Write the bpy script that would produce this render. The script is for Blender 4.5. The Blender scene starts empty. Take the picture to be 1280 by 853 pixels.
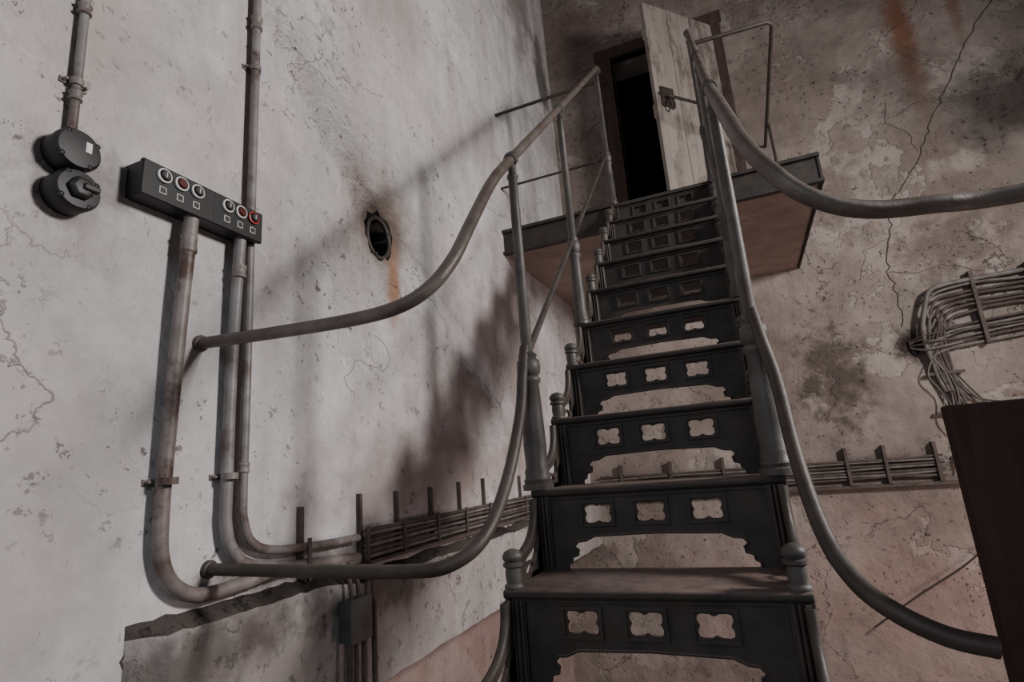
import bpy, bmesh, math, random
from mathutils import Vector, Matrix, noise as mn
from mathutils.geometry import tessellate_polygon
random.seed(7)
SC=bpy.context.scene.collection

# ------------------------------------------------------------------ materials
class NT:
    def __init__(s,name):
        s.m=bpy.data.materials.new(name); s.m.use_nodes=True
        s.t=s.m.node_tree; s.t.nodes.clear(); s.cache={}
        s.out=s.n('ShaderNodeOutputMaterial'); s.b=s.n('ShaderNodeBsdfPrincipled')
        s.l(s.b.outputs[0],s.out.inputs[0])
        s.co=s.n('ShaderNodeTexCoord').outputs['Object']
    def n(s,t): return s.t.nodes.new(t)
    def l(s,a,b): s.t.links.new(a,b)
    def noise(s,sc,det=4,rough=.55,vec=None,dist=0,stretch=None):
        key=(sc,det,rough,dist,stretch)
        if vec is None and key in s.cache: return s.cache[key]
        v=vec or s.co
        if stretch:
            mp=s.n('ShaderNodeMapping'); mp.inputs['Scale'].default_value=stretch; s.l(v,mp.inputs[0]); v=mp.outputs[0]
        q=s.n('ShaderNodeTexNoise'); q.inputs['Scale'].default_value=sc; q.inputs['Detail'].default_value=det
        q.inputs['Roughness'].default_value=rough; q.inputs['Distortion'].default_value=dist
        s.l(v,q.inputs['Vector'])
        if vec is None: s.cache[key]=q
        return q
    def mr(s,val,a,b,c=0.,d=1.,smooth=False):
        q=s.n('ShaderNodeMapRange'); q.clamp=True
        if smooth: q.interpolation_type='SMOOTHSTEP'
        for i,x in zip((1,2,3,4),(a,b,c,d)): q.inputs[i].default_value=x
        s.l(val,q.inputs[0]); return q.outputs[0]
    def math(s,op,a,b=None):
        q=s.n('ShaderNodeMath'); q.operation=op
        for i,x in enumerate((a,b)):
            if x is None: continue
            if isinstance(x,(int,float)): q.inputs[i].default_value=x
            else: s.l(x,q.inputs[i])
        return q.outputs[0]
    def mix(s,fac,a,b,mode='MIX'):
        q=s.n('ShaderNodeMix'); q.data_type='RGBA'; q.blend_type=mode
        for sock,x in ((q.inputs[0],fac),(q.inputs[6],a),(q.inputs[7],b)):
            if isinstance(x,(int,float)): sock.default_value=x
            elif isinstance(x,tuple): sock.default_value=(*x,1)
            else: s.l(x,sock)
        return q.outputs[2]
    def ellipse(s,c,r,nz=3,amt=.6):
        a=s.n('ShaderNodeVectorMath'); a.operation='SUBTRACT'; s.l(s.co,a.inputs[0]); a.inputs[1].default_value=c
        d=s.n('ShaderNodeVectorMath'); d.operation='DIVIDE'; s.l(a.outputs[0],d.inputs[0]); d.inputs[1].default_value=r
        L=s.n('ShaderNodeVectorMath'); L.operation='LENGTH'; s.l(d.outputs[0],L.inputs[0])
        q=s.noise(3.2 if nz<5 else 9.,5,.65)
        v=s.math('ADD',L.outputs['Value'],s.math('MULTIPLY',s.math('SUBTRACT',q.outputs[0],.5),amt*3))
        return s.mr(v,1.0,.2,0,1,True)
    def bump(s,h,st,dist=.01):
        q=s.n('ShaderNodeBump'); q.inputs['Strength'].default_value=st; q.inputs['Distance'].default_value=dist
        s.l(h,q.inputs['Height']); return q.outputs[0]

def plaster(name,c1,c2,marks=(),peel=.0,cracks=1.,dirt=.5,peelcol=(.5,.45,.42),chips=.635,bstr=.6):
    m=NT(name)
    col=m.mix(m.mr(m.noise(1.1,5,.6).outputs[0],.40,.62),c1,c2)
    mid=m.noise(4.5,6,.68).outputs[0]
    g=m.mr(mid,.3,.7,.72,1.12)
    gg=m.n('ShaderNodeCombineColor')
    for i in range(3): m.l(g,gg.inputs[i])
    col=m.mix(1.,col,gg.outputs[0],'MULTIPLY')
    pn=m.noise(1.55,7,.62,dist=.25).outputs[0]
    pm=m.mr(pn,.56,.572)
    if peel>0:
        col=m.mix(m.math('MULTIPLY',m.math('MULTIPLY',pm,m.mr(mid,.35,.6,.3,1)),peel),col,peelcol)
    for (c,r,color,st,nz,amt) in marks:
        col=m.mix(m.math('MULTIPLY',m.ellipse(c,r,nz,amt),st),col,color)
    reg=m.mr(m.noise(1.7,3,.5).outputs[0],.38,.60)
    sp=m.math('MULTIPLY',m.mr(m.noise(24,5,.75).outputs[0],chips,chips+.04),reg)
    col=m.mix(m.math('MULTIPLY',sp,dirt),col,(c1[0]*.20,c1[1]*.17,c1[2]*.16))
    sp2=m.mr(m.noise(60,3,.7,stretch=(1,1,.5)).outputs[0],.65,.70)
    col=m.mix(m.math('MULTIPLY',sp2,dirt*.7),col,(c1[0]*.35,c1[1]*.30,c1[2]*.28))
    run=m.mr(m.noise(5,4,.6,stretch=(1.6,1.6,.12)).outputs[0],.50,.72)
    col=m.mix(m.math('MULTIPLY',run,.34),col,(c1[0]*.52,c1[1]*.43,c1[2]*.38))
    h=m.math('ADD',m.math('MULTIPLY',m.noise(9,6,.7).outputs[0],.7),m.math('MULTIPLY',reg,.5))
    h=m.math('ADD',h,m.math('MULTIPLY',sp,-.4))
    if cracks>0:
        dn=m.noise(3.2,5,.65)
        ad=m.n('ShaderNodeVectorMath'); ad.operation='MULTIPLY_ADD'
        m.l(dn.outputs['Color'],ad.inputs[0]); ad.inputs[1].default_value=(.5,.5,.5); m.l(m.co,ad.inputs[2])
        vo=m.n('ShaderNodeTexVoronoi'); vo.feature='DISTANCE_TO_EDGE'; vo.inputs['Scale'].default_value=1.1; m.l(ad.outputs[0],vo.inputs['Vector'])
        cr=m.math('MULTIPLY',m.mr(vo.outputs['Distance'],.005,.0015),m.mr(m.noise(1.3,3,.5).outputs[0],.53,.60))
        cr=m.math('MULTIPLY',cr,cracks)
        col=m.mix(m.math('MULTIPLY',cr,.7),col,(c1[0]*.25,c1[1]*.2,c1[2]*.18))
        h=m.math('ADD',h,m.math('MULTIPLY',cr,-.8))
    if peel>0: h=m.math('ADD',h,m.math('MULTIPLY',pm,-.45*peel))
    m.l(col,m.b.inputs['Base Color']); m.b.inputs['Roughness'].default_value=.92
    m.b.inputs['Specular IOR Level'].default_value=.25
    m.l(m.bump(h,bstr,.024),m.b.inputs['Normal'])
    return m.m

def iron(name,c1,c2,rust=(.10,.045,.025),rustamt=.5,rough=.55,metal=.35,up=None,sc=14,spec=.4):
    m=NT(name)
    col=m.mix(m.mr(m.noise(sc,5,.6).outputs[0],.35,.68),c1,c2)
    col=m.mix(m.math('MULTIPLY',m.mr(m.noise(sc*.45,6,.7).outputs[0],.52,.64),rustamt),col,rust)
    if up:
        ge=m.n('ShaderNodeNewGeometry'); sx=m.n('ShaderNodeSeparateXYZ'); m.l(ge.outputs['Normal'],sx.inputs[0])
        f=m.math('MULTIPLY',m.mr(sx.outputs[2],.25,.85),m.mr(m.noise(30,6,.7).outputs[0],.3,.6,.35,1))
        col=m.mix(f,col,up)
    m.l(col,m.b.inputs['Base Color']); m.b.inputs['Metallic'].default_value=metal
    m.b.inputs['Roughness'].default_value=rough; m.b.inputs['Specular IOR Level'].default_value=spec
    m.l(m.bump(m.noise(sc*4,5,.7).outputs[0],.4,.003),m.b.inputs['Normal'])
    return m.m

def plain(name,c,rough=.6,metal=0.,var=.25,sc=30):
    m=NT(name)
    col=m.mix(m.mr(m.noise(sc,4,.6).outputs[0],.35,.7),c,tuple(x*(1-var) for x in c))
    m.l(col,m.b.inputs['Base Color']); m.b.inputs['Roughness'].default_value=rough; m.b.inputs['Metallic'].default_value=metal
    return m.m

def wood(name,c1,c2,c3,sx=(14,14,.8),worn=.5):
    m=NT(name)
    gr=m.noise(2.2,6,.65,stretch=sx,dist=.6).outputs[0]
    col=m.mix(m.mr(gr,.35,.65),c1,c2)
    col=m.mix(m.math('MULTIPLY',m.mr(m.noise(4,7,.7,stretch=(2,2,.7)).outputs[0],.48,.62),worn),col,c3)
    m.l(col,m.b.inputs['Base Color']); m.b.inputs['Roughness'].default_value=.85; m.b.inputs['Specular IOR Level'].default_value=.25
    m.l(m.bump(gr,.4,.004),m.b.inputs['Normal'])
    return m.m

# ------------------------------------------------------------------ mesh builder
class MB:
    def __init__(s): s.v=[];s.f=[];s.mi=[];s.sm=[]
    def _add(s,vs,fs,mi,sm):
        o=len(s.v); s.v+= [tuple(v) for v in vs]
        for f in fs: s.f.append(tuple(i+o for i in f)); s.mi.append(mi); s.sm.append(sm)
    def box(s,x0,x1,y0,y1,z0,z1,mi=0,mat=None):
        vs=[Vector((x,y,z)) for x in (x0,x1) for y in (y0,y1) for z in (z0,z1)]
        if mat: vs=[mat@v for v in vs]
        s._add(vs,[(0,1,3,2),(4,6,7,5),(0,4,5,1),(2,3,7,6),(0,2,6,4),(1,5,7,3)],mi,False)
    def tube(s,pts,r,mi=0,n=12,smooth=True,sub=6,caps=True):
        P=[Vector(p) for p in pts]
        if smooth and len(P)>2:
            Q=[]; E=[2*P[0]-P[1]]+P+[2*P[-1]-P[-2]]
            for i in range(1,len(E)-2):
                a,b,c,d=E[i-1:i+3]
                for k in range(sub):
                    t=k/sub
                    Q.append(.5*((2*b)+(c-a)*t+(2*a-5*b+4*c-d)*t*t+(3*b-a-3*c+d)*t**3))
            Q.append(P[-1]); P=Q
        T=[]
        for i in range(len(P)):
            a=P[max(i-1,0)];b=P[min(i+1,len(P)-1)];T.append((b-a).normalized())
        nrm=T[0].orthogonal().normalized(); vs=[]
        for i,p in enumerate(P):
            nrm=(nrm-T[i]*nrm.dot(T[i])).normalized(); bn=T[i].cross(nrm)
            for k in range(n):
                a=2*math.pi*k/n; vs.append(p+nrm*math.cos(a)*r+bn*math.sin(a)*r)
        fs=[(i*n+k,i*n+(k+1)%n,(i+1)*n+(k+1)%n,(i+1)*n+k) for i in range(len(P)-1) for k in range(n)]
        if caps: fs+= [tuple(range(n))[::-1],tuple((len(P)-1)*n+k for k in range(n))]
        s._add(vs,fs,mi,True)
    def lathe(s,prof,loc,axis=(0,0,1),mi=0,n=16,smooth=True):
        q=Vector((0,0,1)).rotation_difference(Vector(axis).normalized()); L=Vector(loc); vs=[]
        for (r,z) in prof:
            for k in range(n):
                a=2*math.pi*(k+.5)/n; vs.append(L+q@Vector((r*math.cos(a),r*math.sin(a),z)))
        m=len(prof)
        fs=[(i*n+k,i*n+(k+1)%n,(i+1)*n+(k+1)%n,(i+1)*n+k) for i in range(m-1) for k in range(n)]
        fs+=[tuple(range(n))[::-1],tuple((m-1)*n+k for k in range(n))]
        s._add(vs,fs,mi,smooth)
    def shape(s,polys,th,fn,mi=0):
        flat=[p for pl in polys for p in pl]
        tris=tessellate_polygon([[Vector((u,v,0)) for u,v in pl] for pl in polys])
        N=len(flat)
        vs=[Vector(fn(u,v,0)) for u,v in flat]+[Vector(fn(u,v,th)) for u,v in flat]
        fs=[tuple(t) for t in tris]+[tuple(i+N for i in t[::-1]) for t in tris]
        o=0
        for pl in polys:
            k=len(pl)
            for i in range(k):
                a=o+i;b=o+(i+1)%k; fs.append((a,b,b+N,a+N))
            o+=k
        s._add(vs,fs,mi,False)
    def make(s,name,mats,parent=None,bevel=0):
        me=bpy.data.meshes.new(name); me.from_pydata(s.v,[],s.f)
        for m in mats: me.materials.append(m)
        for p,mi,sm in zip(me.polygons,s.mi,s.sm): p.material_index=mi; p.use_smooth=sm
        bm=bmesh.new(); bm.from_mesh(me); bmesh.ops.recalc_face_normals(bm,faces=bm.faces); bm.to_mesh(me); bm.free()
        ob=bpy.data.objects.new(name,me); SC.objects.link(ob)
        if parent: ob.parent=parent
        if bevel:
            b=ob.modifiers.new('bevel','BEVEL'); b.width=bevel; b.segments=2; b.limit_method='ANGLE'
        try: 
            me.set_sharp_from_angle(angle=math.radians(50))
        except Exception: pass
        return ob
def empty(name):
    e=bpy.data.objects.new(name,None); SC.objects.link(e); e.empty_display_size=.1; return e

# ------------------------------------------------------------------ dimensions
XL=-1.275; YB=4.743; sx0=-.547; sx1=.068; Y0=1.197; Z0=-.257; G=.2196; R=.2
ZL=Z0+9*R; YL=Y0+9*G
def nose(y): return Z0+(y-Y0)*R/G

# ------------------------------------------------------------------ material instances
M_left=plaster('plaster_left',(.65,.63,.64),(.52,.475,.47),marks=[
    ((XL,1.84,1.08),(.3,.34,.36),(.38,.29,.235),.7,8,.35),
    ((XL,1.84,1.02),(.3,.20,.22),(.17,.11,.08),.8,8,.18),
    ((XL,1.80,.99),(.3,.14,.155),(.07,.045,.035),.85,8,.12),
    ((XL,1.89,.78),(.3,.075,.28),(.34,.165,.085),.85,8,.25),
    ((XL,4.45,3.6),(.3,.3,.6),(.05,.045,.04),.8,3,.7),
    ((XL,3.9,4.1),(.3,.8,.7),(.14,.12,.11),.6,3,.9),
    ((XL,2.3,.0),(.4,1.3,.28),(.30,.24,.22),.75,3,.8),
    ((XL,1.35,-.22),(.03,.5,.06),(.10,.08,.07),.8,8,.6),
    ((XL,.60,1.1),(.3,.22,.4),(.40,.36,.34),.5,3,.8),
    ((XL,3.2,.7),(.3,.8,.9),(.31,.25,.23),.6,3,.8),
    ((XL,.66,.70),(.3,.16,.14),(.14,.12,.11),.6,8,.6),
    ((XL,1.2,2.4),(.3,1.6,.6),(.36,.30,.28),.5,3,.8),
    ((XL,.9,-.60),(.3,1.2,.30),(.22,.195,.185),.8,3,.6),
  ],peel=.32,cracks=.7,dirt=.85,peelcol=(.41,.37,.355),chips=.615,bstr=.65)
M_plinth=plaster('plaster_plinth_shaded',(.44,.41,.40),(.33,.295,.28),marks=[  # base tone darkened to carry the shade below the ledge, stains on top
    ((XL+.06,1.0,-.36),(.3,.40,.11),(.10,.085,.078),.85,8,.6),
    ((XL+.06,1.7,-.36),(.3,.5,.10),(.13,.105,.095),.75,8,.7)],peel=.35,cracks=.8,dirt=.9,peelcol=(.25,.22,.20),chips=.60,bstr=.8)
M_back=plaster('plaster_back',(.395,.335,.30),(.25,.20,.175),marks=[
    ((1.64,YB,3.15),(.12,.4,1.0),(.20,.075,.035),.8,8,.3),
    ((2.00,YB,3.4),(.07,.4,.65),(.20,.08,.04),.6,8,.25),
    ((2.15,YB,2.35),(.80,.4,.50),(.05,.044,.041),.85,3,.45),
    ((1.50,YB,2.75),(.45,.4,.35),(.12,.095,.08),.65,3,.8),
    ((1.55,YB,1.35),(.50,.4,.36),(.17,.135,.115),.75,8,.7),
    ((1.75,YB,1.95),(.22,.4,.12),(.50,.44,.40),.7,8,.7),
    ((.66,YB,.50),(.32,.4,.50),(.08,.062,.053),.75,8,.9),
    ((.95,YB,1.9),(.3,.4,.5),(.20,.16,.135),.6,8,.9),
    ((1.19,YB,.67),(.17,.4,.17),(.015,.012,.010),.95,8,.5),
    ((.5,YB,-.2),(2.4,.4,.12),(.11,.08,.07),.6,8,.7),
    ((.8,YB,-1.1),(1.6,.4,.75),(.44,.295,.265),.4,3,.7),  # pink glow of the lower level put into the wall colour
    ((-1.0,YB,4.2),(.7,.4,.9),(.13,.09,.08),.6,3,.7),
    ((1.0,YB,3.9),(.9,.4,.5),(.15,.12,.10),.6,3,.8),
    ((2.0,YB,.1),(.5,.4,.45),(.16,.125,.11),.6,3,.8),
  ],peel=.6,cracks=.8,dirt=.95,peelcol=(.49,.44,.40),chips=.61,bstr=.9)
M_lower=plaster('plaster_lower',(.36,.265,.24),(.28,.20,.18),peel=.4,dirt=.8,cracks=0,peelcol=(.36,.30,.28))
M_soff=plaster('plaster_soffit',(.46,.355,.32),(.34,.255,.225),peel=.3,dirt=.8,cracks=0,peelcol=(.47,.40,.37))
M_conc=plaster('concrete_floor',(.20,.17,.155),(.13,.11,.10),dirt=.6,cracks=0)
M_ledge=plaster('dirty_ledge',(.050,.042,.038),(.12,.10,.09),dirt=.9,cracks=0,chips=.56,bstr=1.)
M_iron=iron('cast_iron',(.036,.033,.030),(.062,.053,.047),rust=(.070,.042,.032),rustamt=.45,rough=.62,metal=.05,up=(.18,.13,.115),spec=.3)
M_post=iron('painted_iron_post',(.108,.100,.092),(.060,.053,.049),rust=(.072,.045,.034),rustamt=.55,rough=.5,metal=.1)
M_rail=iron('worn_iron_rail',(.160,.133,.118),(.090,.071,.061),rust=(.085,.052,.040),rustamt=.6,rough=.45,metal=.1)
M_darkrail=iron('dark_iron_rail',(.072,.058,.051),(.041,.033,.029),rust=(.075,.045,.033),rustamt=.4,metal=.1,rough=.52)
M_pipe=iron('conduit_paint',(.26,.245,.243),(.155,.135,.128),rust=(.075,.042,.031),rustamt=.9,rough=.5,metal=.1,sc=9)
M_pipe2=iron('conduit_paint_brown',(.25,.22,.21),(.135,.105,.095),rust=(.068,.036,.027),rustamt=.95,rough=.5,metal=.1,sc=11)
M_cable=iron('cable_sheath',(.13,.10,.09),(.075,.055,.048),rust=(.05,.034,.026),rustamt=.5,rough=.7,metal=0)
M_cableg=iron('cable_sheath_grey',(.23,.21,.20),(.12,.11,.105),rust=(.09,.05,.035),rustamt=.5,rough=.6,metal=.1)
M_black=plain('bakelite_black',(.0065,.006,.0065),.5)
M_blackm=plain('black_metal',(.018,.016,.016),.5)
M_red=plain('button_red',(.09,.010,.010),.35)
M_redring=plain('ring_red',(.42,.03,.025),.45)
M_white=plain('button_white',(.70,.70,.68),.5)
M_grey=iron('grey_box',(.12,.125,.13),(.08,.08,.085),rustamt=.5)
M_door=wood('door_paint',(.39,.345,.31),(.31,.27,.24),(.15,.12,.10),worn=.85)
M_frame=wood('door_frame_wood',(.11,.08,.065),(.075,.052,.042),(.035,.026,.022))
M_darkwood=wood('dark_brown_board',(.055,.031,.025),(.034,.019,.015),(.015,.011,.009))
M_void=plain('void_dark',(.02,.017,.016),.95)  # near-black colour makes the hallway and wall hole dark inside
M_crack=plain('crack_dark',(.07,.05,.042),.95)

# ------------------------------------------------------------------ room shell
def wallbox(name,args,mats,**k):
    b=MB()
    for a in args: b.box(*a)
    return b.make(name,mats,**k)
CE=5.3; FL=-.657; FB=-2.6
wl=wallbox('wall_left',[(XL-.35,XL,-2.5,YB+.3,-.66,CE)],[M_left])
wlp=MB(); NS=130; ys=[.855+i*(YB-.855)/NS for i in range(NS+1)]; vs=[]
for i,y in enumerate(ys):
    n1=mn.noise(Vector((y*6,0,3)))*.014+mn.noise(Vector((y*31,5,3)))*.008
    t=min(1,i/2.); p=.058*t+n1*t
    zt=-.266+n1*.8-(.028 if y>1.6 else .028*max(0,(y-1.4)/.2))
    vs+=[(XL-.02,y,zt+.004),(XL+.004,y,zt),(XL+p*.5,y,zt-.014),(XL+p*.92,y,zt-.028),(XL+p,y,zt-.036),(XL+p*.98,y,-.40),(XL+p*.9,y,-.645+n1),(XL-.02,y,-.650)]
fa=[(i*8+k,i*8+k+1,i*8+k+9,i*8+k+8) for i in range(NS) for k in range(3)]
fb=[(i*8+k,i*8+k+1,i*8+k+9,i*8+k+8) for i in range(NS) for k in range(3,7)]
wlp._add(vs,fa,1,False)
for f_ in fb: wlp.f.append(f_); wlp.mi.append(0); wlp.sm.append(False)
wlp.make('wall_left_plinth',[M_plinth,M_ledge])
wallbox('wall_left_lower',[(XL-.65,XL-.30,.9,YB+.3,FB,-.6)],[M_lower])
wallbox('floor',[(-1.62,4.2,-2.5,.93,FL-.25,FL)],[M_conc])
wallbox('floor_lower',[(XL-.65,4.2,.5,YB+.3,FB-.1,FB)],[M_conc])
DX0,DX1,DZ0,DZ1=-.66,.30,ZL,3.80
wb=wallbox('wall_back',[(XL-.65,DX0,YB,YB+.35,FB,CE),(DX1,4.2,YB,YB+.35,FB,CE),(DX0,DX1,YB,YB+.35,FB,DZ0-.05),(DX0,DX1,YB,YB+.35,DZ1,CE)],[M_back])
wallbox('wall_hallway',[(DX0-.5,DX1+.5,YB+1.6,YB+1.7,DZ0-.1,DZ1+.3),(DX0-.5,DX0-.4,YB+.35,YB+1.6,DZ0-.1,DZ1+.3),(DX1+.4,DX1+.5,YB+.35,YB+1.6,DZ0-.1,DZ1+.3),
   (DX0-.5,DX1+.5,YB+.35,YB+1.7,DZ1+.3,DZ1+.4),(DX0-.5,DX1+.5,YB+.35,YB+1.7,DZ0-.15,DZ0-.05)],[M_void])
wallbox('ceiling',[(XL-.3,4.2,-2.5,YB+.3,CE,CE+.15)],[M_conc])
WX=3.6; wy0,wy1,wz0,wz1=1.0,2.9,1.1,3.1
wallbox('wall_right',[(WX,WX+.35,-2.5,wy0,FB,CE),(WX,WX+.35,wy1,YB+.1,FB,CE),(WX,WX+.35,wy0,wy1,FB,wz0),(WX,WX+.35,wy0,wy1,wz1,CE)],[M_conc])
b=MB()
for (a,c) in ((wy0,wy0+.06),(wy1-.06,wy1),((wy0+wy1)/2-.03,(wy0+wy1)/2+.03)): b.box(WX+.1,WX+.16,a,c,wz0,wz1)
for (a,c) in ((wz0,wz0+.06),(wz1-.06,wz1),((wz0+wz1)/2-.02,(wz0+wz1)/2+.02)): b.box(WX+.1,WX+.16,wy0,wy1,a,c)
b.make('window_1',[M_frame])
def cut(ob,c,ry,rz,depth,seed,mat):
    rnd=random.Random(seed); n=26; cb=MB(); pts=[]
    for k in range(n):
        a=2*math.pi*k/n; q=1+rnd.uniform(-.12,.12); pts.append((ry*q*math.cos(a),rz*q*math.sin(a)))
    cb.shape([pts],depth+.1,lambda u,v,w:(c[0]+.05-w,c[1]+u,c[2]+v))
    o=cb.make('cutter',[mat])
    md=ob.modifiers.new('hole','BOOLEAN'); md.object=o; md.solver='EXACT'; md.operation='DIFFERENCE'
    try: md.material_mode='TRANSFER'
    except Exception: pass
    dg=bpy.context.evaluated_depsgraph_get(); me=bpy.data.meshes.new_from_object(ob.evaluated_get(dg))
    ob.modifiers.clear(); ob.data=me
    bpy.data.objects.remove(o)
cut(wl,(XL,1.795,.99),.096,.106,.27,3,M_void)
b=MB(); cc=Vector((XL-.010,1.80,.985))
b.tube([cc+Vector((0,.076*math.cos(a*math.pi/16),.088*math.sin(a*math.pi/16))) for a in range(33)],.010,0,8,False,caps=False)
for a in (.5,2.4,4.3): b.lathe([(.007,0),(.007,.012),(.004,.015)],cc+Vector((0,.076*math.cos(a),.088*math.sin(a))),(1,0,0),0,8)
b.make('wall_hole_collar',[M_darkrail])
def crack(name,pts,plane,r,mat,seed):
    rnd=random.Random(seed); b=MB(); P=[]
    for a,c in zip(pts[:-1],pts[1:]):
        n=max(3,int(math.dist(a,c)/.04))
        for i in range(n):
            t=i/n; P.append((a[0]+(c[0]-a[0])*t+rnd.uniform(-.016,.016),a[1]+(c[1]-a[1])*t+rnd.uniform(-.008,.008)))
    P.append(pts[-1])
    b.tube([(p[0],YB,p[1]) if plane=='b' else (XL,p[0],p[1]) for p in P],r,0,4,False); b.make(name,[mat],wb if plane=='b' else wl)
crack('crack_1',[(2.28,3.25),(2.1,3.05),(1.88,2.69),(1.70,2.40),(1.554,2.113),(1.38,1.85),(1.30,1.80),(1.24,1.50),(1.17,1.228),(1.20,1.0),(1.17,.80)],'b',.0045,M_crack,2)
crack('crack_2',[(1.554,2.113),(1.50,2.3),(1.40,2.42),(1.42,2.6)],'b',.0025,M_crack,8)
crack('crack_3',[(1.17,1.228),(1.35,1.18),(1.5,1.22),(1.72,1.12)],'b',.0025,M_crack,9)
crack('crack_4',[(1.24,1.5),(1.05,1.42),(.98,1.2)],'b',.0022,M_crack,10)
crack('crack_5',[(1.74,.55),(1.85,.50),(1.80,.42),(1.62,.44),(1.58,.36),(1.62,.28)],'l',.0012,M_crack,5)
crack('crack_6',[(.87,-.27),(.865,-.36),(.875,-.46),(.86,-.60)],'l',.003,M_crack,6)

# ------------------------------------------------------------------ staircase
st=empty('cast_iron_staircase')
def quatre(cx,cy,s=1.):
    q=[(0,.0175),(.004,.019),(.009,.022),(.025,.0228),(.032,.020),(.034,.012),(.0325,.0055),(.029,0)]
    P=q+[(x,-y) for x,y in q[::-1][1:]]+[(-x,-y) for x,y in q[1:]]+[(-x,y) for x,y in q[::-1][1:-1]]
    return [(cx+x*s,cy+y*s) for x,y in P]
for k in range(-1,10):
    zt=Z0+k*R; yf=Y0+k*G
    if k<9:
        t=MB()
        d=G+.035
        t.shape([[(0,-.004),(.004,0),(d,0),(d,-.012),(.02,-.012),(.016,-.02),(.004,-.018),(0,-.013)]],sx1-sx0,lambda u,v,w:(sx0+w,yf+u,zt+v))
        t.make('tread_%d'%(k+2),[M_iron],st,.002)
    x0=sx0+.035; x1=sx1-.035; W=x1-x0; H=R-.012; yr=yf+.022
    a0=.045; at=.079
    arch=[(a0,0),(a0,.012),(a0+.010,.018),(a0+.013,.030),(a0+.028,.034),(a0+.030,.046),(a0+.020,.054),(a0+.030,.066),(a0+.05,.068),(a0+.075,at),(W/2,at+.004)]
    outer=[(0,0)]+arch+[(W-u,v) for u,v in arch[::-1][1:]]+[(W,0),(W,H),(0,H)]
    cs=[W*.245,W*.49,W*.735]; cz=H-.055
    holes=[quatre(c,cz) for c in cs]
    r_=MB(); zb=zt-R
    r_.shape([outer]+[h[::-1] for h in holes],.009,lambda u,v,w:(x0+u,yr+w,zb+v))
    for c in cs:
        o=[(c-.045,cz-.032),(c+.045,cz-.032),(c+.045,cz+.032),(c-.045,cz+.032)]
        i=[(c-.038,cz-.0255),(c+.038,cz-.0255),(c+.038,cz+.0255),(c-.038,cz+.0255)]
        r_.shape([o,i[::-1]],.007,lambda u,v,w:(x0+u,yr-.006+w,zb+v))
    r_.tube([(x0+u,yr,zb+v) for u,v in arch+[(W-u,v) for u,v in arch[::-1][1:]]],.0035,0,6,False)
    r_.box(x0,x1,yr-.006,yr,zb+H-.016,zb+H)
    r_.make('riser_%d'%(k+2),[M_iron],st,.0013)
    for side,xx,sg in (('l',sx0+.012,1),('r',sx1-.012,-1)):
        if k==9: continue
        br=MB()
        P=[(.035,0),(.05,.012),(.056,.035),(.075,.055),(.11,.065),(.145,.08),(.175,.105),(.195,.14),(.20,.18),(G+.05,.18),(G+.05,-.03),(.035,-.03)]
        hole=[(.10,.012),(.19,.012),(.19,.085),(.155,.06),(.11,.045)]
        br.shape([P,hole[::-1]],.010,lambda u,v,w:(xx-.005+w,yf+u,zt+v))
        br.tube([(xx,yf+u,zt+v) for u,v in [(.062,.012),(.045,.002),(.036,.014),(.046,.028),(.058,.036),(.075,.056),(.11,.066),(.145,.081),(.175,.106),(.193,.14),(.198,.178)]],.010,0,8)
        br.tube([(xx,yf+u,zt+v) for u,v in [(.10,.012),(.12,.03),(.15,.035),(.17,.02),(.155,.008)]],.005,0,8)
        for j in range(4):
            fx=(sx0+.004+j*.011) if side=='l' else (sx1-.004-j*.011)
            br.tube([(fx,yf+G+.012,zt+.004),(fx,yf+G+.012,zt+.178)],.0055,0,8,False)
        if side=='l': br.box(sx0,sx0+.045,yf+G+.012,yf+G+.020,zt,zt+.185)
        else: br.box(sx1-.045,sx1,yf+G+.012,yf+G+.020,zt,zt+.185)
        br.make('side_bracket_%s%d'%(side,k+2),[M_darkrail],st)
        if k not in (1,4):
            fi=MB()
            fi.lathe([(.021,0),(.023,.004),(.021,.009),(.017,.012),(.019,.030),(.0175,.044),(.023,.048),(.023,.054),(.018,.057),(.023,.063),(.0235,.070),(.018,.079),(.006,.084)],
                 (sx0+.019 if side=='l' else sx1-.019,yf+.024,zt-.001),(0,0,1),0,14)
            fi.make('finial_%s%d'%(side,k+2),[M_post],st)
b=MB()
for xx in (sx0+.005,sx1-.017):
    b.shape([[(Y0-G+.06,Z0-R-.06),(Y0+9*G,ZL-.13-.04),(Y0+9*G,ZL-.05),(Y0+8.7*G,ZL-.10),(Y0-G+.2,Z0-R-.02)]],.012,lambda u,v,w:(xx+w,u,v))
b.make('stringer_flats',[M_iron],st)
def post(x,y,z,top,name,s=1.):
    p=MB(); h=top-z; q=1.22 if s>1 else 1.
    low=[(.034,0),(.034,.014),(.029,.018),(.031,.026),(.027,.032),(.0275,.05),(.024,.06),(.026,.12),(.0235,.20),(.021,.285),(.0255,.292),(.0255,.302),(.020,.308),(.0265,.318),(.0275,.335),(.0265,.352),(.0195,.360),(.0225,.370)]
    prof=[(a*q,c) for a,c in low]+[(.0165,.380),(.0150,h*.70),(.0135,h-.07),(.017,h-.066),(.017,h-.058),(.012,h-.052),(.012,h-.02)]
    p.lathe(prof,(x,y,z),(0,0,1),0,14)
    p.lathe([(.012,-.02),(.021,-.016),(.023,0),(.021,.016),(.012,.02)],(x,y,top),(0,-G,-R),0,14)
    p.make(name,[M_post],st)
OFFL=.965; OFFR=1.0; MID=.345
for k,n in [(1,'1'),(4,'2'),(9,'3')]:
    y=Y0+k*G+.03; z=Z0+k*R
    post(sx0+.012,y,z,nose(y)+OFFL,'post_l'+n,2 if k==1 else 1)
    post(sx1-.012,y,z,nose(y)+OFFR,'post_r'+n,2 if k==1 else 1)
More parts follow.
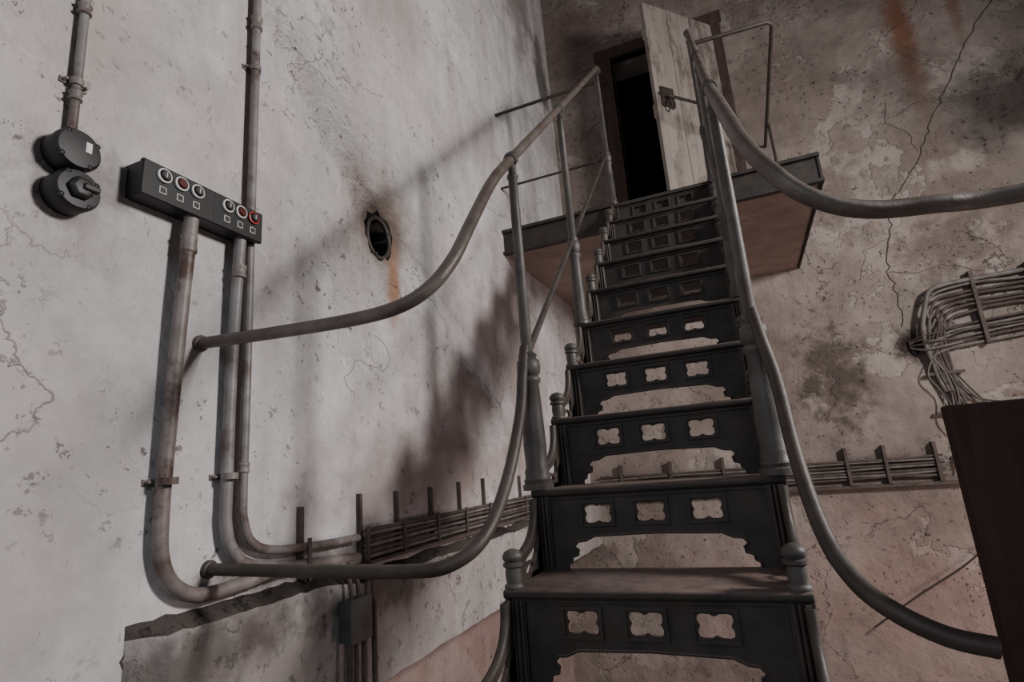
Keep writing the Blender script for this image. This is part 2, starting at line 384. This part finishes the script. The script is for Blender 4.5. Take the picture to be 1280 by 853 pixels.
hr=empty('stair_handrail'); 
x=sx0+.012
b=MB()
b.tube([(x,3.30,nose(3.27)+OFFL-.01),(x,3.2,nose(3.2)+OFFL),(x,2.6,nose(2.6)+OFFL),(x,2.1,nose(2.1)+OFFL),(x,1.452,nose(1.452)+OFFL),(x,1.28,.775),(x-.004,1.14,.600),(x-.012,1.055,.482),(x-.045,1.005,.405),(x-.115,.985,.366),(x-.24,.985,.358),(-1.0,.992,.368),(XL+.002,.995,.383)],.0155,0,14,sub=8)
b.lathe([(.022,0),(.022,.008),(.018,.012)],(XL,.995,.383),(1,0,0),0,14)
b.make('upper_rail',[M_rail],hr)
b=MB()
b.tube([(x,3.15,nose(3.15)+MID),(x,2.1,nose(2.1)+MID),(x,1.45,nose(1.45)+MID)],.010,0,12,False)
b.tube([(x-.004,1.44,.335),(x-.004,1.405,.25),(x-.004,1.365,.14),(x-.004,1.25,-.02),(x-.008,1.12,-.13),(x-.06,1.06,-.178),(x-.16,1.05,-.19),(-.95,1.05,-.188),(XL+.002,1.05,-.182)],.0148,0,14,sub=8)
b.lathe([(.022,0),(.022,.008),(.018,.012)],(XL,1.05,-.182),(1,0,0),0,14)
b.make('lower_rail',[M_darkrail],hr)
hr2=empty('stair_handrail'); x=sx1-.012
b=MB()
b.tube([(x,3.30,nose(3.27)+OFFR-.01),(x,3.2,nose(3.2)+OFFR),(x,2.6,nose(2.6)+OFFR),(x,2.1,nose(2.1)+OFFR),(x,1.452,nose(1.452)+OFFR),(x+.004,1.25,.80),(.068,1.13,.675),(.082,1.06,.575),(.112,1.02,.49),(.158,1.015,.425),(.235,1.04,.388),(.35,1.08,.383),(.6,1.12,.383),(1.7,1.12,.383)],.0158,0,14,sub=8)
b.make('upper_rail',[M_rail],hr2)
b=MB()
b.tube([(x,3.15,nose(3.15)+MID),(x,2.1,nose(2.1)+MID),(x,1.45,nose(1.45)+MID)],.010,0,12,False)
b.tube([(x+.004,1.44,.335),(x+.012,1.41,.26),(.082,1.37,.15),(.086,1.25,-.03),(.100,1.15,-.155),(.125,1.08,-.215),(.165,1.04,-.25),(.22,1.03,-.278),(.275,1.028,-.290)],.0145,0,14,sub=8)
b.make('lower_rail',[M_darkrail],hr2)

# ------------------------------------------------------------------ landing
ld=empty('landing_platform')
b=MB(); b.box(XL,.585,YL+.045,YB,ZL-.15,ZL-.02); b.make('slab',[M_soff],ld)
b=MB(); b.box(XL,.60,YL,YB,ZL-.02,ZL); b.make('deck',[M_iron],ld)
b=MB()
for (x0,x1) in ((XL,sx0+.03),(sx1-.03,.60)):
    b.box(x0,x1,YL+.005,YL+.02,ZL-.165,ZL); b.box(x0,x1,YL-.02,YL+.02,ZL-.018,ZL+.002); b.box(x0,x1,YL-.02,YL+.02,ZL-.168,ZL-.15)
b.box(sx0,sx1,YL+.034,YL+.044,ZL-.165,ZL-.02)
b.box(.588,.60,YL,YB,ZL-.165,ZL-.02)
b.make('edge_beam',[M_iron],ld)
gr=empty('landing_railing')
b=MB(); b.tube([(XL,YL+.03,ZL+.90),(sx0-.015,YL+.03,ZL+.90)],.011); b.tube([(XL,YL+.03,ZL+.33),(sx0-.015,YL+.03,ZL+.33)],.008)
b.make('rails',[M_darkrail],gr)
gr=empty('landing_railing')
b=MB(); b.tube([(sx1+.015,YL+.03,ZL+.94),(.50,YL+.06,ZL+.94),(.53,YL+.09,ZL+.94),(.53,YB,ZL+.94)],.013,smooth=False)
b.tube([(.545,YB-.35,ZL+.94),(.55,YB-.35,ZL)],.011)
b.tube([(.50,YB-.35,ZL+.45),(.57,YB-.38,ZL+.47),(.62,YB-.45,ZL+.40),(.61,YB-.5,ZL+.28),(.56,YB-.5,ZL+.15)],.011)
b.make('rails',[M_darkrail],gr)

# ------------------------------------------------------------------ door
dr=empty('door_1')
b=MB()
b.box(DX0-.11,DX0+.02,YB-.03,YB+.08,DZ0,DZ1+.10); b.box(DX1-.02,DX1+.06,YB-.03,YB+.08,DZ0,DZ1+.10); b.box(DX0-.13,DX1+.08,YB-.035,YB+.08,DZ1,DZ1+.11)
b.make('frame',[M_frame],dr,.004)
hinge=Vector((DX1-.03,YB-.02,0)); free=Vector((-.255,4.17,0)); dv=(free-hinge); WD=dv.length; ang=math.atan2(dv.y,dv.x)
mt=Matrix.Translation((hinge.x,hinge.y,0))@Matrix.Rotation(ang,4,'Z')
b=MB(); nb=3
for i in range(nb):
    b.box(WD*i/nb+.002,WD*(i+1)/nb-.002,-.02,.02,ZL+.03,3.78,0,mt)
for z in (ZL+.3,ZL+1.15,3.45): b.box(.01,WD-.01,-.045,-.02,z,z+.13,0,mt)
b.make('leaf',[M_door],dr,.003)
b=MB()
z=2.88
b.box(.05,WD-.03,.021,.030,z,z+.025,0,mt); b.box(WD-.18,WD-.05,.02,.034,z-.10,z+.08,0,mt)
b.tube([mt@Vector(p) for p in ((WD-.16,.03,z-.02),(WD-.15,.07,z-.03),(WD-.09,.07,z-.03),(WD-.08,.03,z-.02))],.009)
b.tube([mt@Vector(p) for p in ((WD-.12,.07,z-.03),(WD-.14,.07,z-.10),(WD-.11,.07,z-.15),(WD-.08,.07,z-.10),(WD-.11,.07,z-.04))],.007)
b.make('latch',[M_darkrail],dr)

# ------------------------------------------------------------------ left wall electrics
def conduit(name,pts,r,mat,clamps=(),fit=()):
    e=empty(name); b=MB(); b.tube(pts,r,0,14,sub=7); b.make('pipe',[mat],e)
    b=MB()
    for (y,z) in clamps:
        b.lathe([(r+.001,-.008),(r+.004,-.008),(r+.004,.008),(r+.001,.008)],(pts[0][0],y,z),(0,0,1),0,14)
        b.box(XL,XL+.005,y-r-.018,y+r+.018,z-.007,z+.007)
        for s in (-1,1): b.lathe([(.004,0),(.004,.012),(.003,.014)],(XL+.004,y+s*(r+.011),z),(1,0,0),0,8)
    for (y,z,h,rr) in fit:
        b.lathe([(r,-h/2),(rr,-h/2+.003),(rr,-h/4),(r+.002,-h/4+.003),(r+.002,h/4-.003),(rr,h/4),(rr,h/2-.003),(r,h/2)],(pts[0][0],y,z),(0,0,1),0,14)
    if clamps or fit: b.make('fittings',[M_pipe2],e)
px=XL+.024
conduit('wall_conduit',[(px,1.11,2.9),(px,1.115,2.0),(px,1.12,1.4),(px,1.122,.8),(px,1.125,.3),(px,1.125,.0),(px,1.13,-.075),(px,1.16,-.135),(px,1.24,-.166),(px,1.42,-.178),(px,1.60,-.182)],.0125,M_pipe,clamps=[(1.12,1.30)],fit=[(1.119,1.47,.05,.018),(1.125,.06,.03,.016)])
conduit('wall_conduit',[(px+.015,.922,.70),(px+.015,.918,.63),(px+.01,.91,.40),(px,.905,.10),(px,.902,-.04),(px,.908,-.13),(px,.94,-.195),(px,1.01,-.232),(px,1.13,-.232),(px,1.28,-.222),(px,1.60,-.246)],.0175,M_pipe2,clamps=[(.903,.035)],fit=[(.918,.625,.05,.0205)])
conduit('wall_conduit',[(px+.012,1.078,.70),(px+.01,1.076,.62),(px,1.074,.3),(px,1.074,0),(px,1.076,-.08),(px,1.095,-.14),(px,1.145,-.186),(px,1.26,-.212),(px,1.5,-.245),(px,1.60,-.252)],.0155,M_pipe,clamps=[(1.074,.04)],fit=[(1.077,.60,.04,.0195)])
conduit('wall_conduit',[(px-.008,.640,1.6),(px-.008,.641,1.3),(px-.008,.643,1.0),(px-.008,.644,.80)],.0095,M_pipe,clamps=[(.643,.92)],fit=[(.641,1.115,.03,.015),(.643,.885,.025,.014)])
def roundbox(y,z,r,label):
    e=empty('round_switch_box'); b=MB()
    b.lathe([(r,0),(r,.030),(r*.96,.036),(r*1.03,.037),(r*1.03,.047),(r*.90,.056),(r*.4,.058),(.001,.058)],(XL,y,z),(1,0,0),0,28)
    for a in (.6,2.2,3.8,5.3): b.lathe([(.006,0),(.006,.006),(.003,.008)],(XL+.050,y+r*.88*math.cos(a),z+r*.88*math.sin(a)),(1,0,0),0,8)
    b.make('body',[M_black],e)
    b=MB()
    if label:
        b.box(XL+.058,XL+.060,y+.009,y+.021,z-.004,z+.020); b.make('label',[M_white],e)
    else:
        b.lathe([(.026,0),(.026,.012),(.020,.018),(.001,.018)],(XL+.056,y,z),(1,0,0),0,6)
        b.box(XL+.066,XL+.080,y-.003,y+.029,z-.006,z+.008); b.make('knob',[M_blackm],e,.003)
roundbox(.643,.742,.046,True); roundbox(.650,.650,.0455,False)
e=empty('push_button_panel')
b=MB(); bx=XL+.064
b.box(XL,bx-.012,.775,1.125,.700,.788); b.box(bx-.014,bx,.772,1.128,.697,.790)
b.make('housing',[M_black],e,.003)
b=MB(); b.box(bx-.002,bx+.0012,.967,.970,.699,.788); b.make('lid_seam',[M_blackm],e)
for i,(y,c) in enumerate(((.823,0),(.868,1),(.913,0),(1.006,0),(1.049,1),(1.092,2))):
    b=MB(); z=.763
    rg=2 if c==2 else 1
    b.lathe([(.0160,0),(.0182,.001),(.0182,.007),(.0148,.008),(.0142,.004),(.0142,0)],(bx,y,z),(1,0,0),rg,20)
    b.lathe([(.0125,0),(.0125,.010),(.010,.013),(.001,.013)],(bx,y,z),(1,0,0),3 if c==1 else 0,18)
    if c!=1: b.box(bx+.0132,bx+.0138,y-.001,y+.001,z-.006,z+.006,1)
    zz=z-.038
    b.box(bx,bx+.002,y-.0088,y+.0088,zz-.0088,zz+.0088,1); b.box(bx+.0015,bx+.003,y-.0068,y+.0068,zz-.0068,zz+.0068,0)
    b.make('button_%d'%(i+1),[M_blackm,M_white,M_redring,M_red],e)

e=empty('cable_tray')
b=MB()
for i in range(6):
    z=-.160-i*.0175; 
    pts=[(XL+.03,1.64,z-.004)]
    for y in (1.7,2.2,2.8,3.4,4.0,YB-.08): pts.append((XL+.03+random.uniform(-.004,.004),y,z+random.uniform(-.004,.004)))
    b.tube(pts,.0068,i%2,8,sub=4)
b.make('cables',[M_cable,M_cableg],e)
b=MB()
for y,z1 in ((1.377,-.06),(1.66,-.04),(1.885,-.045),(2.14,-.045),(2.398,-.035),(2.662,-.03),(3.16,-.035),(3.7,-.035)):
    yy=y*.985; z0=-.27 if y>1.5 else -.24
    b.box(XL+.001,XL+.016,yy-.009,yy+.003,z0,z1); b.box(XL+.001,XL+.004,yy-.012,yy+.012,z0,z1)
    b.box(XL+.015,XL+.045,yy-.006,yy+.006,-.268,-.26); b.box(XL+.038,XL+.044,yy-.006,yy+.006,-.268,-.15)
b.box(XL+.005,XL+.05,1.64,YB-.08,-.272,-.262)
b.make('brackets',[M_cable],e)
e=empty('cable_tray')
b=MB()
for i in range(7):
    z=-.125-i*.021; pts=[]
    for x in (XL+.09,-.6,0,.5,.9,1.22): pts.append((x,YB-.03+random.uniform(-.004,.004),z+random.uniform(-.006,.006)))
    b.tube(pts,.008,i%2,8,sub=4)
b.make('cables',[M_cable,M_cableg],e)
b=MB()
for x in (-1.0,-.6,-.2,.2,.64,.88,1.18):
    b.box(x-.010,x+.010,YB-.05,YB-.001,-.30,-.03); 
b.box(XL+.09,1.35,YB-.05,YB-.005,-.315,-.295)
b.make('brackets',[M_cable],e)
e=empty('cable_bundle')
b=MB(); rj=random.Random(11); J=lambda a:rj.uniform(-a,a)
for i in range(7):
    z=1.065-i*.036; xx=1.35+i*.016+J(.01); r=.017 if i==0 else .0095
    b.tube([(2.9,YB-.03,z+.02),(2.3,YB-.03,z+.01+J(.008)),(1.95,YB-.03,z+J(.010)),(1.7,YB-.04,z+J(.012)),(xx+.14,YB-.05,z-.01+J(.008)),(xx+.03,YB-.06,z-.04),(xx-.02+J(.015),YB-.07,z-.12),(xx-.06+i*.006+J(.02),YB-.07,.76+J(.02)),(1.27+i*.018+J(.015),YB-.055,.62),(1.30+i*.017+J(.01),YB-.035,.45)],r,1 if i<2 else 0,8,sub=6)
for i in range(6):
    z=.78-i*.028
    b.tube([(2.9,YB-.035,z+.03),(2.2,YB-.035,z+.015+J(.01)),(1.85,YB-.03,z+J(.012)),(1.55,YB-.04,z-.02+J(.012)),(1.42+J(.02),YB-.05,z-.04),(1.34-i*.01+J(.02),YB-.06,z-.09),(1.28+i*.015+J(.02),YB-.05,.50-i*.01+J(.03)),(1.32+i*.010,YB-.035,.30)],.0085,i%2,8,sub=6)
for i in range(4):
    b.tube([(1.40+i*.03,YB-.05,.72-i*.03),(1.32,YB-.08,.70-i*.03+J(.02)),(1.25,YB-.06,.68-i*.02+J(.02)),(1.19,YB-.010,.68-i*.015)],.008,i%2,8)
for i in range(6):
    b.tube([(1.29+i*.020,YB-.035,.5),(1.33+i*.018+J(.02),YB-.03,.30),(1.34+i*.016+J(.025),YB-.03,.10),(1.34+J(.02),YB-.03,-.08),(1.28,YB-.03,-.14-i*.02)],.007,i%2,8,sub=6)
for i in range(3): b.tube([(1.38+i*.02,YB-.03,.40),(1.46+i*.03,YB-.04,.26-i*.02),(1.62,YB-.03,.20-i*.04),(2.0,YB-.03,.15-i*.05)],.006,i%2,8)
b.tube([(1.30,YB-.05,.55),(1.24,YB-.07,.42),(1.30,YB-.06,.28),(1.27,YB-.05,.12),(1.30,YB-.04,.02)],.005,1,8)
b.make('cables',[M_cable,M_cableg],e)
b=MB()
for x in (1.63,1.95,2.3): b.box(x-.012,x+.012,YB-.062,YB-.001,.60,1.12)
for z in (.42,.15): b.box(1.24,1.46,YB-.05,YB-.02,z,z+.02)
b.make('clips',[M_cable],e)
e=empty('junction_box'); q=XL+.064
b=MB(); b.box(q,q+.045,1.455,1.548,-.465,-.348); b.box(q+.045,q+.051,1.451,1.552,-.469,-.344); b.make('body',[M_grey],e,.004)
b=MB()
for y in (1.47,1.505,1.54): b.tube([(q+.024,y,-.46),(q+.024,y,-1.2)],.007)
for y in (1.485,1.52): b.tube([(q+.024,y,-.35),(q+.015,y,-.29),(q-.03,y+.01,-.25)],.007)
b.tube([(q+.02,1.595,-.28),(q+.02,1.60,-.4),(q+.02,1.60,-1.2)],.009)
b.make('down_pipes',[M_cable],e)
b=MB(); b.tube([(.60,YB-.06,-1.22),(.9,YB-.03,-1.02),(1.2,YB-.03,-.83),(1.40,YB-.03,-.66)],.006,0,8); b.make('loose_wire',[M_darkrail])

e=empty('wooden_barrier')
b=MB()
for i in range(6): b.box(.292+i*.22,.292+(i+1)*.22-.002,1.05,1.085,-.657,.046)
b.make('boards',[M_darkwood],e,.003)
b=MB(); b.box(.30,1.60,1.085,1.11,-.05,.03); b.make('back_batten',[M_darkwood],e,.003)

# ------------------------------------------------------------------ lights
def area(name,loc,tgt,sx,sy,power,col):
    l=bpy.data.lights.new(name,'AREA'); l.shape='RECTANGLE'; l.size=sx; l.size_y=sy; l.energy=power; l.color=col
    o=bpy.data.objects.new(name,l); SC.objects.link(o); o.location=loc
    o.rotation_euler=(Vector(tgt)-Vector(loc)).to_track_quat('-Z','Y').to_euler(); return o
area('window_daylight',(3.2,1.75,1.75),(-1.275,1.35,.3),.62,.62,195,(1.,.955,.925))
area('lower_pink_fill',(3.0,3.2,-1.3),(-1.0,3.6,-1.2),1.0,.8,26,(1.,.75,.68))  # pink lamp added for the glow on the lower walls, no window modelled
area('rear_cool_fill',(.1,-2.0,.9),(-1.2,.9,.1),2.0,1.7,24,(.80,.89,1.))  # added cool fill from behind the camera, no doorway there
w=bpy.data.worlds.new('world'); bpy.context.scene.world=w; w.use_nodes=True
w.node_tree.nodes['Background'].inputs[0].default_value=(.82,.9,1.,1); w.node_tree.nodes['Background'].inputs[1].default_value=.05

# ------------------------------------------------------------------ camera
yaw,pit,rol=-.38036,.22838,-.07794
f=Vector((math.sin(yaw)*math.cos(pit),math.cos(yaw)*math.cos(pit),math.sin(pit)))
r=f.cross(Vector((0,0,1))).normalized(); u=r.cross(f)
c,s=math.cos(rol),math.sin(rol); r,u=c*r+s*u,-s*r+c*u
cam=bpy.data.cameras.new('camera'); cam.sensor_width=36; cam.lens=691.836*36/1280; cam.clip_start=.02
co=bpy.data.objects.new('camera',cam); SC.objects.link(co)
co.matrix_world=Matrix(((r.x,u.x,-f.x,0),(r.y,u.y,-f.y,0),(r.z,u.z,-f.z,0),(0,0,0,1)))
bpy.context.scene.camera=co
